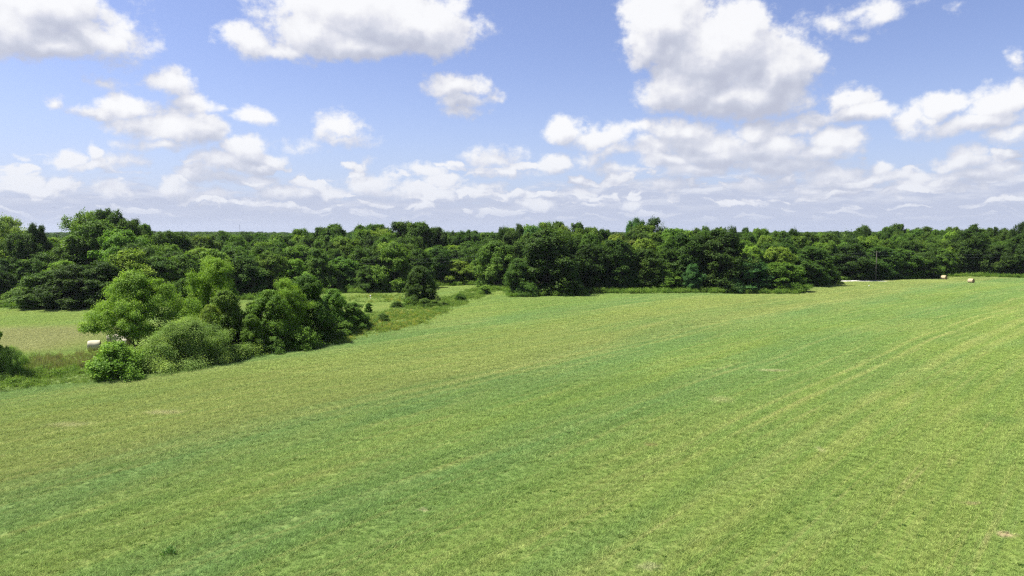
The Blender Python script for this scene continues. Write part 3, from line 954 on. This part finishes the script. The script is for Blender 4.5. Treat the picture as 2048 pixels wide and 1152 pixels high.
FRONT_BASE = [(-400, 612), (60, 614), (290, 616), (440, 602), (640, 586), (830, 580), (870, 571), (955, 570), (965, 580), (1010, 582), (1020, 594), (1165, 592), (1175, 586), (1600, 585), (1625, 572), (1680, 562), (1800, 558), (1900, 553), (2060, 556), (2500, 556)]
FRONT_TOP = [(-400, 545), (0, 545), (100, 540), (200, 525), (285, 505), (400, 515), (530, 505), (600, 515), (680, 510), (780, 490), (830, 500), (905, 525), (990, 490), (1090, 465), (1180, 484), (1250, 484), (1330, 505), (1430, 464), (1500, 505), (1560, 520), (1620, 500), (1700, 490), (1800, 498), (1900, 490), (2000, 485), (2500, 480)]
SKY_TOP = [(-400, 448), (0, 440), (50, 452), (90, 456), (120, 470), (140, 450), (200, 436), (270, 446), (310, 462), (370, 470), (450, 468), (560, 470), (600, 462), (680, 452), (800, 447), (860, 450), (890, 464), (1000, 465), (1020, 456), (1100, 448), (1160, 450), (1210, 464), (1245, 463), (1290, 450), (1340, 460), (1400, 461), (1520, 460), (1620, 467), (1700, 466), (1780, 458), (1900, 460), (2048, 456), (2500, 455)]


def build_trees():
    rnd = random.Random(5)
    rows = {}
    for (name, kind, px, base, top, wpx, shade, label, cat) in HEDGE:
        x, y = on_ground(px, base)
        _, _, zt = at_depth(px, top, y)
        w = wpx / 1365.33 * y
        o = grow(name, kind, x, y, max(zt - gz(x, y), .8), w, tint(shade, rnd, .05), rnd)
        tag(o, label, cat)
        USED.append((x, y, w))
    for (kind, px, base, top, wpx, shade) in FRONT:
        x, y = on_ground(px, base)
        w = wpx / 1365.33 * y * 1.05
        x, y = x * (1 + .38 * w / y), y + .38 * w
        _, _, zt = at_depth(px, top, y)
        o = grow('woodland_tree' if kind != 'bush' else 'woodland_bush', kind, x, y, zt, w, tint(shade, rnd), rnd)
        rows.setdefault(0, []).append((px, o, kind, shade))
        USED.append((x, y, w))
    for (kind, px, top, wpx, D, shade) in SKYLINE:
        if wpx < 26:
            kind, wpx = 'airy', 30
        x, y, zt = at_depth(px, top, D)
        w = max(wpx / 1365.33 * D, 3.0) * 1.08
        o = grow('woodland_tree', kind, x, y, zt - gz(x, y), w, tint(shade, rnd), rnd)
        rows.setdefault(9, []).append((px, o, kind, shade))
        USED.append((x, y, w))
    # the ranks between the edge of the wood and its skyline
    ranks = 5
    for r in range(1, ranks + 1):
        px = -230 + rnd.uniform(0, 30)
        while px < 2260:
            t = r / ranks
            D0 = depth_of(lerp_table(FRONT_BASE, px))
            D = D0 + 7 + r * (11.5 if r > 1 else 10) + rnd.uniform(-3, 3)
            top = lerp_table(FRONT_TOP, px) * (1 - t ** .8) + (lerp_table(SKY_TOP, px) + 5) * t ** .8 + rnd.uniform(-9, 7)
            top = max(top, lerp_table(SKY_TOP, px) + 1)
            x, y, zt = at_depth(px, top, D)
            kind = rnd.choices(['round', 'edge', 'tall', 'airy'], [5, 3, 1.3, .7])[0]
            w = rnd.uniform(7.0, 12.0) * (.75 if kind == 'tall' else 1)
            clash = any((x - a) ** 2 + (y - b) ** 2 < (.27 * (w + c)) ** 2 for a, b, c in USED)
            if not clash:
                shade = rnd.choices(['dark', 'deep', 'mid', 'fresh', 'light', 'yellow', 'blue', 'brown'], [1.4, 3.6, 5.5, 3.6, 1.5, .6, .35, .4])[0]
                o = grow('woodland_tree', kind, x, y, max(zt - gz(x, y), 8), w, tint(shade, rnd), rnd)
                rows.setdefault(r, []).append((px, o, kind, shade))
                USED.append((x, y, w))
            px += w / D * 1365 * rnd.uniform(.80, 1.05)
    rowword = {0: 'front rank', 1: 'second rank', 2: 'third rank', 3: 'fourth rank', 4: 'fifth rank', 5: 'sixth rank', 9: 'on skyline'}
    for r, lst in rows.items():
        lst.sort(key=lambda q: q[0])
        seg = {}
        for q in lst:
            k = max(i for i, (p, _) in enumerate(LANDMARKS) if q[0] >= p)
            seg.setdefault(k, []).append(q)
        for k, qs in seg.items():
            for i, (px, o, kind, shade) in enumerate(qs):
                w = '%s %s, %s, %s' % (SHADE_WORD[shade], KINDWORD[kind], rowword[r], LANDMARKS[k][1])
                if len(qs) > 1:
                    w += ', %s from left' % ORD[i]
                tag(o, w, 'bush' if kind == 'bush' else 'tree', 'trees of the wood')
    print('trees', len(USED))


build_trees()


def build_far_woods():
    rng = np.random.default_rng(77)
    P, R, Sc, K = [], [], [], []
    for (d0, d1, step) in ((0, 600, 9.5), (600, 1100, 13), (1100, 3300, 24)):
        y = d0
        while y < d1:
            n = int(2.3 * y / step) + 2
            xs = (np.arange(n) - n / 2) * step + rng.uniform(-.35, .35, n) * step
            ys = y + rng.uniform(-.4, .4, n) * step
            for x, yy in zip(xs, ys):
                px = 1024 + x / max(yy, 1) * 1365
                start = depth_of(lerp_table(FRONT_BASE, min(max(px, -400), 2500))) + 7 + 6 * 11.5
                if yy < start or abs(x) > yy * 1.15:
                    continue
                st = step / 9.5
                hgt = rng.uniform(.80, 1.16) * (1.06 if px > 1650 else 1.0)
                hgt += .07 * rng.normal() + .10 * math.sin(x / 60 + 1) * math.sin(yy / 90)
                if yy > 420:
                    hgt *= .97
                P.append((x, yy, gz(x, yy)))
                w = rng.uniform(.75, 1.15) * min(st, 2.2) ** .85
                Sc.append((w, w, hgt)); R.append((0, 0, rng.uniform(0, 6.28))); K.append(rng.integers(0, 4))
            y += step
    print('far trees', len(P))
    scatter('far_woods', P, R, Sc, K, PF)


build_far_woods()


# ------------------------------------------------------------------ weeds, undergrowth, grass (nobody could count them)
def clump_mesh(name, seed, H, Wd, n, leaf, mat, stalks=0):
    rng = np.random.default_rng(seed)
    k = 7
    c = rng.normal(size=(k, 3)) * (Wd * .22, Wd * .22, 0)
    c[:, 2] = rng.uniform(.15, .75, k) * H
    i = rng.integers(0, k, n)
    P = c[i] + rng.normal(size=(n, 3)) * (Wd * .13, Wd * .13, H * .16)
    P[:, 2] = np.abs(P[:, 2]) + .01
    nr = unit(rng.normal(size=(n, 3)) * .7 + (0, 0, .8))
    V = leaf_quads(P, nr, leaf * rng.uniform(.6, 1.4, n), rng)
    tone = np.clip(rng.normal(.4, .13, k)[i] + rng.normal(0, .12, n), 0, 1)
    if stalks:
        a = rng.normal(size=(stalks, 3)) * (Wd * .25, Wd * .25, 0)
        tip = a + rng.normal(size=(stalks, 3)) * (.16, .16, 0) + np.array((0, 0, 1)) * (H * rng.uniform(.5, 1.25, stalks))[:, None]
        sd = unit(rng.normal(size=(stalks, 3)) * (1, 1, 0)) * .014
        SV_ = np.stack([a - sd, a + sd, tip + sd * .6, tip - sd * .6], 1)
        V = np.concatenate([V, SV_]); tone = np.concatenate([tone, np.full(stalks, .5)])
    return quads_mesh(name, V, tone, mat)


def in_poly(P, poly):
    x, y = P[:, 0], P[:, 1]
    ins = np.zeros(len(P), bool)
    n = len(poly)
    j = n - 1
    for i in range(n):
        xi, yi = poly[i]; xj, yj = poly[j]
        ins ^= ((yi > y) != (yj > y)) & (x < (xj - xi) * (y - yi) / (yj - yi + 1e-12) + xi)
        j = i
    return ins


STRIP = [(-160, 800), (0, 782), (180, 768), (300, 750), (420, 734), (500, 714), (650, 694), (740, 672), (830, 652), (870, 634), (930, 607), (975, 590), (1012, 580),
         (960, 574), (905, 592), (872, 606), (790, 620), (735, 630), (690, 640), (600, 640), (450, 660), (350, 690), (180, 712), (60, 722), (0, 728), (-160, 742)]


def scatter_poly(name, poly_px, dens, protos, smin, smax, seed, taper=True):
    rng = np.random.default_rng(seed)
    poly = [on_ground(*p) for p in poly_px]
    a = np.array(poly)
    lo, hi = a.min(0), a.max(0)
    n = int((hi - lo).prod() * dens)
    P = rng.uniform(lo, hi, (n, 2))
    P = P[in_poly(P, poly)]
    P = P + rng.normal(size=P.shape) * .7
    # uneven cover
    g = np.sin(P[:, 0] / 1.9 + P[:, 1] / 3.1) + np.sin(P[:, 0] / 4.3 - P[:, 1] / 2.7 + 1) + rng.normal(size=len(P)) * .9
    s = np.clip(.62 + .22 * g, .25, 1.3) * rng.uniform(smin, smax, len(P))
    z = ground_z(P[:, 0], P[:, 1])
    pts = np.column_stack([P, z])
    rot = np.column_stack([np.zeros((len(P), 2)), rng.uniform(0, 6.28, len(P))])
    scl = np.column_stack([s * 1.1, s * 1.1, s])
    print(name, len(P))
    return scatter(name, pts, rot, scl, rng.integers(0, len(protos), len(P)), protos)


WEED = [clump_mesh('weed_clump_%d' % i, 60 + i, .9, 1.3, 190, .13, ML_WEED, 10) for i in range(4)]
YEL = [clump_mesh('yellow_clump_%d' % i, 70 + i, .9, 1.2, 190, .12, ML_YEL, 10) for i in range(3)]
DRY = [clump_mesh('dry_clump_%d' % i, 80 + i, 1.2, 1.0, 50, .08, ML_DRY, 70) for i in range(3)]
VINE = [clump_mesh('vine_clump_%d' % i, 90 + i, 1.3, 2.2, 320, .17, ML_VINE, 4) for i in range(4)]
scatter_poly('weeds', STRIP, 3.2, WEED, .45, 1.05, 1)
scatter_poly('brambles', [(-160, 792), (0, 779), (180, 768), (300, 752), (420, 736), (420, 722), (300, 738), (180, 746), (0, 752), (-160, 760)], 3.2, WEED, .55, 1.15, 9)
scatter_poly('yellow_weeds', [(690, 684), (760, 668), (840, 650), (872, 632), (860, 618), (800, 624), (745, 636), (700, 655)], 2.4, YEL, .5, 1.0, 2)
scatter_poly('dry_weeds', [(30, 752), (110, 744), (200, 735), (205, 708), (150, 712), (60, 722), (20, 735)], 3.0, DRY, .6, 1.0, 3)
scatter_poly('bank_weeds', [(760, 606), (690, 604), (700, 592), (800, 588), (830, 590), (826, 601)], 1.3, YEL[:1] + WEED[:3], .45, 1.0, 4)


def build_undergrowth():
    rng = np.random.default_rng(21)
    P = []
    px = -300
    while px < 2350:
        b = lerp_table(FRONT_BASE, px)
        D = depth_of(b)
        for _ in range(7):
            d = D + rng.uniform(-3.2, 6.0) + rng.normal() * .4
            q = px + rng.uniform(-8, 8)
            x = (q - 1024) / 1365.33 * d
            if 1672 < q < 1800 and d < D + 3: continue
            P.append((x, d, rng.uniform(.45, 1.25)))
        px += 4.5
    P = np.array(P)
    z = ground_z(P[:, 0], P[:, 1])
    n = len(P)
    scatter('undergrowth', np.column_stack([P[:, :2], z]), np.column_stack([np.zeros((n, 2)), rng.uniform(0, 6.28, n)]), np.column_stack([P[:, 2]] * 3), rng.integers(0, 4, n), VINE)
    print('undergrowth', n)


build_undergrowth()


def grass_patch(name, seed, size, n, hmin, hmax, wid):
    rng = np.random.default_rng(seed)
    b = rng.normal(size=(n, 2)) * size * .32
    k = rng.integers(0, 9, n)
    tuft = rng.normal(size=(9, 2)) * size * .3
    m = rng.random(n) < .55
    b[m] = tuft[k[m]] + rng.normal(size=(m.sum(), 2)) * size * .055
    h = rng.uniform(hmin, hmax, n) * np.where(m, 1.25, .85)
    a = np.column_stack([b, np.full(n, -.01)])
    lean = rng.normal(size=(n, 2)) * .95
    tip = a + np.column_stack([lean * h[:, None], h])
    th = rng.uniform(0, 6.28, n)
    sd = np.column_stack([np.cos(th), np.sin(th), np.zeros(n)]) * wid * rng.uniform(.6, 1.4, n)[:, None]
    V = np.stack([a - sd, a + sd, tip + sd * .35, tip - sd * .35], 1)
    tone = np.clip(rng.normal(.45, .2, n), 0, 1)
    return quads_mesh(name, V, tone, MB)


def build_grass():
    rng = np.random.default_rng(5)
    protos = [grass_patch('grass_patch_%d' % i, 100 + i, 1.0, 420, .04, .13, .0085) for i in range(5)]
    P, Sx = [], []
    for (d0, d1, dens, s) in ((26, 50, 3.2, 1.0), (50, 80, 1.7, 1.5), (80, 120, .8, 2.3), (120, 175, .5, 2.8), (175, 285, .32, 3.4)):
        n = int(dens * 1.75 * (d1 * d1 - d0 * d0) / 2)
        st = 1 / math.sqrt(dens)
        gx, gy = np.meshgrid(np.arange(-.875 * d1, .875 * d1, st), np.arange(d0, d1, st))
        x = (gx + rng.uniform(-.5, .5, gx.shape) * st).ravel()
        d = (gy + rng.uniform(-.5, .5, gy.shape) * st).ravel()
        k_ = (np.abs(x) < .875 * d + 2)
        x, d = x[k_], d[k_]
        n = len(x)
        v = d - 1.2 * x + .003 * x * x
        q = np.column_stack([x, d])
        P.append(q); Sx.append(s * rng.uniform(.75, 1.3, n) * (1 + .25 * np.sin(v * .9)))
    P = np.vstack(P); Sx = np.concatenate(Sx)
    poly = [on_ground(*p) for p in STRIP]
    k = ~in_poly(P, poly)
    tk = [on_ground(*q) for q in ((1640, 563), (1655, 562.5), (1700, 561.3), (1735, 561.8), (1770, 562.3))]
    for a_, b_ in zip(tk[:-1], tk[1:]):
        a_, b_ = np.array(a_), np.array(b_)
        t_ = np.clip(((P - a_) @ (b_ - a_)) / ((b_ - a_) @ (b_ - a_)), 0, 1)
        k &= np.linalg.norm(P - (a_ + t_[:, None] * (b_ - a_)), axis=1) > 4.3
    P, Sx = P[k], Sx[k]
    n = len(P)
    scatter('grass', np.column_stack([P, ground_z(P[:, 0], P[:, 1])]), np.column_stack([np.zeros((n, 2)), rng.uniform(0, 6.28, n)]),
            np.column_stack([Sx, Sx, np.clip(Sx, .7, 1.5)]), rng.integers(0, 5, n), protos)
    print('grass', n)
    # broad leaved plants in the sward
    ros = [clump_mesh('sward_weed_%d' % i, 120 + i, .10, .6, 46, .10, ML_WEED2, 0) for i in range(4)]
    n = 9500
    d = np.sqrt(rng.uniform(27 ** 2, 95 ** 2, n))
    x = rng.uniform(-.875, .875, n) * d
    g = np.sin(x / 3.7 + 2 * np.sin(d / 5.1)) + np.sin(d / 2.9 + 1.5 * np.sin(x / 6.3)) + rng.normal(size=n) * 1.1
    g += np.where(x > 0, .5, -.5)
    k = g > .45
    q = np.column_stack([x, d])[k]
    k2 = ~in_poly(q, poly)
    q = q[k2]
    s = rng.uniform(.25, 1.0, len(q)) ** 1.3
    scatter('sward_weeds', np.column_stack([q, ground_z(q[:, 0], q[:, 1])]), np.column_stack([np.zeros((len(q), 2)), rng.uniform(0, 6.28, len(q))]), np.column_stack([s] * 3), rng.integers(0, 4, len(q)), ros)


ML_WEED2 = M_leaf('sward_weed_foliage', [(0, (.050, .105, .018)), (.6, (.075, .145, .024)), (1, (.12, .19, .035))])
build_grass()


def build_thistle():
    x, y = on_ground(337, 1112)
    me = clump_mesh('thistle_leaves', 131, .42, .75, 110, .12, ML, 34)
    o = link('thistle', me)
    o.color = (.085, .17, .045, 1)
    o.location = (x, y, gz(x, y))
    tag(o, 'single dark green weed tuft standing up from the mown grass in the near corner', 'weed')


build_thistle()


# ------------------------------------------------------------------ hay bales
def bale(px, py_base, yaw, label, net=False, dia=1.55, length=1.5):
    x, y = on_ground(px, py_base)
    r = bpy.data.objects.new('hay_bale', None)
    COL.objects.link(r)
    r.location = (x, y, gz(x, y) + dia / 2 - .05)
    r.rotation_euler = (0, 0, yaw)
    rnd = random.Random(int(px))
    n, m = 40, 9
    v, f = [], []
    for i in range(m):
        t = i / (m - 1) * 2 - 1
        edge = 1 - .06 * abs(t) ** 8
        for k in range(n):
            th = 2 * math.pi * k / n
            rr = dia / 2 * edge * (1 + rnd.uniform(-.012, .012) + .012 * math.sin(th * 3 + i))
            zz = rr * math.sin(th)
            zz = max(zz, -dia / 2 * .93)
            v.append((t * length / 2, rr * math.cos(th) * (1.03 if zz < 0 else 1), zz))
    for i in range(m - 1):
        for k in range(n):
            f.append((i * n + k, i * n + (k + 1) % n, (i + 1) * n + (k + 1) % n, (i + 1) * n + k))
    link('wrapped_side', mesh_from('wrapped_side', v, f, [M_NET if net else M_HAY], True), r)
    for s in (-1, 1):
        v, f = [], []
        rings = 8
        for j in range(rings + 1):
            q = j / rings
            for k in range(n):
                th = 2 * math.pi * k / n
                rr = dia / 2 * .945 * q
                zz = max(rr * math.sin(th), -dia / 2 * .93)
                bulge = .045 * (1 - q * q) + (.016 if j % 2 else -.012) + rnd.uniform(-.008, .008)
                v.append((s * (length / 2 - .004 + bulge), rr * math.cos(th), zz))
        for j in range(rings):
            for k in range(n):
                q = (j * n + k, j * n + (k + 1) % n, (j + 1) * n + (k + 1) % n, (j + 1) * n + k)
                f.append(q if s > 0 else q[::-1])
        link('rolled_end', mesh_from('rolled_end', v, f, [M_HAYEND], True), r)
    tag(r, label, 'hay bale', 'round hay bales lying in the meadows')
    return r


bale(1888, 558.0, math.radians(-60), 'round hay bale close against the trees, the farther of the two on the right meadow')
bale(1942, 566.5, math.radians(-63), 'round hay bale out on the right meadow, nearer of its pair')
bale(189, 703, math.radians(24), 'leftmost pale round bale beside the light green bush', True)
bale(226, 690, math.radians(28), 'middle pale round bale half hidden under the feathery tree', True)
bale(249, 695, math.radians(-2), 'pale round bale with dark end below the feathery tree trunk', True)

# ------------------------------------------------------------------ gravel track
g0 = on_ground(1655, 562.5); g1 = on_ground(1700, 561.3); g2 = on_ground(1770, 562.3); g3 = on_ground(1830, 563.6); g4 = on_ground(1900, 565.4)
sheet('gravel_track', [(*g0, 2.4), (*g1, 2.3), (*g2, 1.8)], .03, M_GRAVEL)
M_TRK = M_plain('worn_grass', (.16, .17, .075), (.30, .28, .16), 1.2, .95, .02)
sheet('track', [(*g2, 1.5), (*g3, 1.0), (*g4, .7)], .025, M_TRK)


# ------------------------------------------------------------------ power line
def box(v, f, c, s):
    b = len(v)
    for dx in (-1, 1):
        for dy in (-1, 1):
            for dz in (-1, 1):
                v.append((c[0] + dx * s[0] / 2, c[1] + dy * s[1] / 2, c[2] + dz * s[2] / 2))
    for q in ((0, 1, 3, 2), (4, 6, 7, 5), (0, 4, 5, 1), (2, 3, 7, 6), (0, 2, 6, 4), (1, 5, 7, 3)):
        f.append(tuple(b + i for i in q))


def build_power_line():
    spots = [(100, 181), (560, 196), (985, 206), (1330, 222), (1753, 239), (2170, 262)]
    tops = []
    for i, (px, D) in enumerate(spots):
        x = (px - 1024) / 1365.33 * D
        z = gz(x, D)
        tops.append((x, D, z + 10.0))
        if i != 4:
            continue
        r = bpy.data.objects.new('utility_pole', None)
        COL.objects.link(r)
        r.location = (x, D, z)
        v, f = [], []
        tube(v, f, [(0, 0, -.4), (0, 0, 5), (0, 0, 10.3)], [.17, .14, .10], 10)
        link('pole', mesh_from('pole', v, f, [M_WOOD], True), r)
        v2, f2 = [], []
        box(v2, f2, (0, -.19, 9.9), (2.2, .12, .14))
        link('crossarm', mesh_from('crossarm', v2, f2, [M_WOOD]), r)
        for s in (-1, 1):
            v3, f3 = [], []
            tube(v3, f3, [(s * .95, -.19, 9.975), (s * .95, -.19, 10.03), (s * .95, -.19, 10.12)], [.05, .07, .04], 8)
            link('insulator', mesh_from('insulator', v3, f3, [M_METAL], True), r)
        tag(r, 'thin wooden utility pole against the dark trees beside the gravel track', 'utility pole')
    for k, dz in enumerate((0.1, -1.0)):
        v, f = [], []
        path = []
        for i in range(len(tops) - 1):
            a, b = Vector(tops[i]), Vector(tops[i + 1])
            for j in range(12):
                t = j / 12
                p = a.lerp(b, t)
                p.z += dz - 1.3 * 4 * t * (1 - t)
                path.append(p)
        path.append(Vector(tops[-1]) + Vector((0, 0, dz)))
        tube(v, f, path, [.008] * len(path), 4)
        o = link('power_wire', mesh_from('power_wire', v, f, [M_METAL], True))
        tag(o, ['upper of two thin wires strung along the front of the wood', 'lower of two thin wires strung along the front of the wood'][k], 'wire', 'power wires in front of the wood')


build_power_line()


# ------------------------------------------------------------------ masts on the horizon
def mast(px, top_py, D, label):
    x, y, z = at_depth(px, top_py, D)
    r = bpy.data.objects.new('radio_mast', None)
    COL.objects.link(r)
    g = gz(x, y)
    r.location = (x, y, g)
    H = z - g
    v, f = [], []
    R = .55
    legs = [(R * math.cos(a), R * math.sin(a)) for a in (0, 2.094, 4.189)]
    for (a, b) in legs:
        tube(v, f, [(a, b, 0), (a * .8, b * .8, H)], [.12, .09], 5)
    k = 0
    zz = 0
    while zz < H - 2:
        for i in range(3):
            a, b = legs[i], legs[(i + 1) % 3]
            tube(v, f, [(a[0], a[1], zz), (b[0] * .9, b[1] * .9, zz + 2)], [.05, .05], 3)
        zz += 2
    link('lattice', mesh_from('lattice', v, f, [M_MAST]), r)
    for i in range(3):
        a = legs[i]
        v, f = [], []
        tube(v, f, [(a[0], a[1], H * .9), (a[0] * 60, a[1] * 60, 0)], [.03, .03], 3)
        link('guy_wire', mesh_from('guy_wire', v, f, [M_MAST]), r)
    tag(r, label, 'mast')


mast(479, 448, 2200, 'thin radio mast on the horizon above the low gap left of the hedge end')
mast(717, 443, 2200, 'fainter thin radio mast poking above the wood behind the hedge end')


# ------------------------------------------------------------------ small white markers
def marker(px, py, h, label):
    x, y = on_ground(px, py)
    r = bpy.data.objects.new('marker_post', None)
    COL.objects.link(r)
    r.location = (x, y, gz(x, y))
    v, f = [], []
    tube(v, f, [(0, 0, -.1), (0, 0, h * .72)], [.045, .045], 8)
    link('post', mesh_from('post', v, f, [M_WHITE], True), r)
    v, f = [], []
    tube(v, f, [(0, 0, h * .723), (0, 0, h * .85), (0, 0, h * .97), (0, 0, h)], [.15, .17, .14, .05], 12)
    link('cap', mesh_from('cap', v, f, [M_WHITE], True), r)
    tag(r, label, 'marker', 'small white markers')


marker(1738, 574, .55, 'small white marker on the open grass below the gravel track')
marker(1611, 575, .5, 'small white marker on the grass by the last bushes before the gravel track')
marker(741, 597, 1.0, 'small pale post in the weeds left of the lone dark tree')

# ------------------------------------------------------------------ haze
HAZE = 0.00004
if HAZE:
    v, f = [], []
    box(v, f, (0, 0, 32), (10900, 10900, 80))
    m, T, out = material('air')
    pv = T.new('ShaderNodeVolumePrincipled')
    pv.inputs['Color'].default_value = (.80, .88, 1.0, 1)
    pv.inputs['Density'].default_value = HAZE
    pv.inputs['Anisotropy'].default_value = .3
    T.l.new(pv.outputs[0], out.inputs['Volume'])
    o = link('haze', mesh_from('haze', v, f, [m]))
    tag(o, kind='stuff')
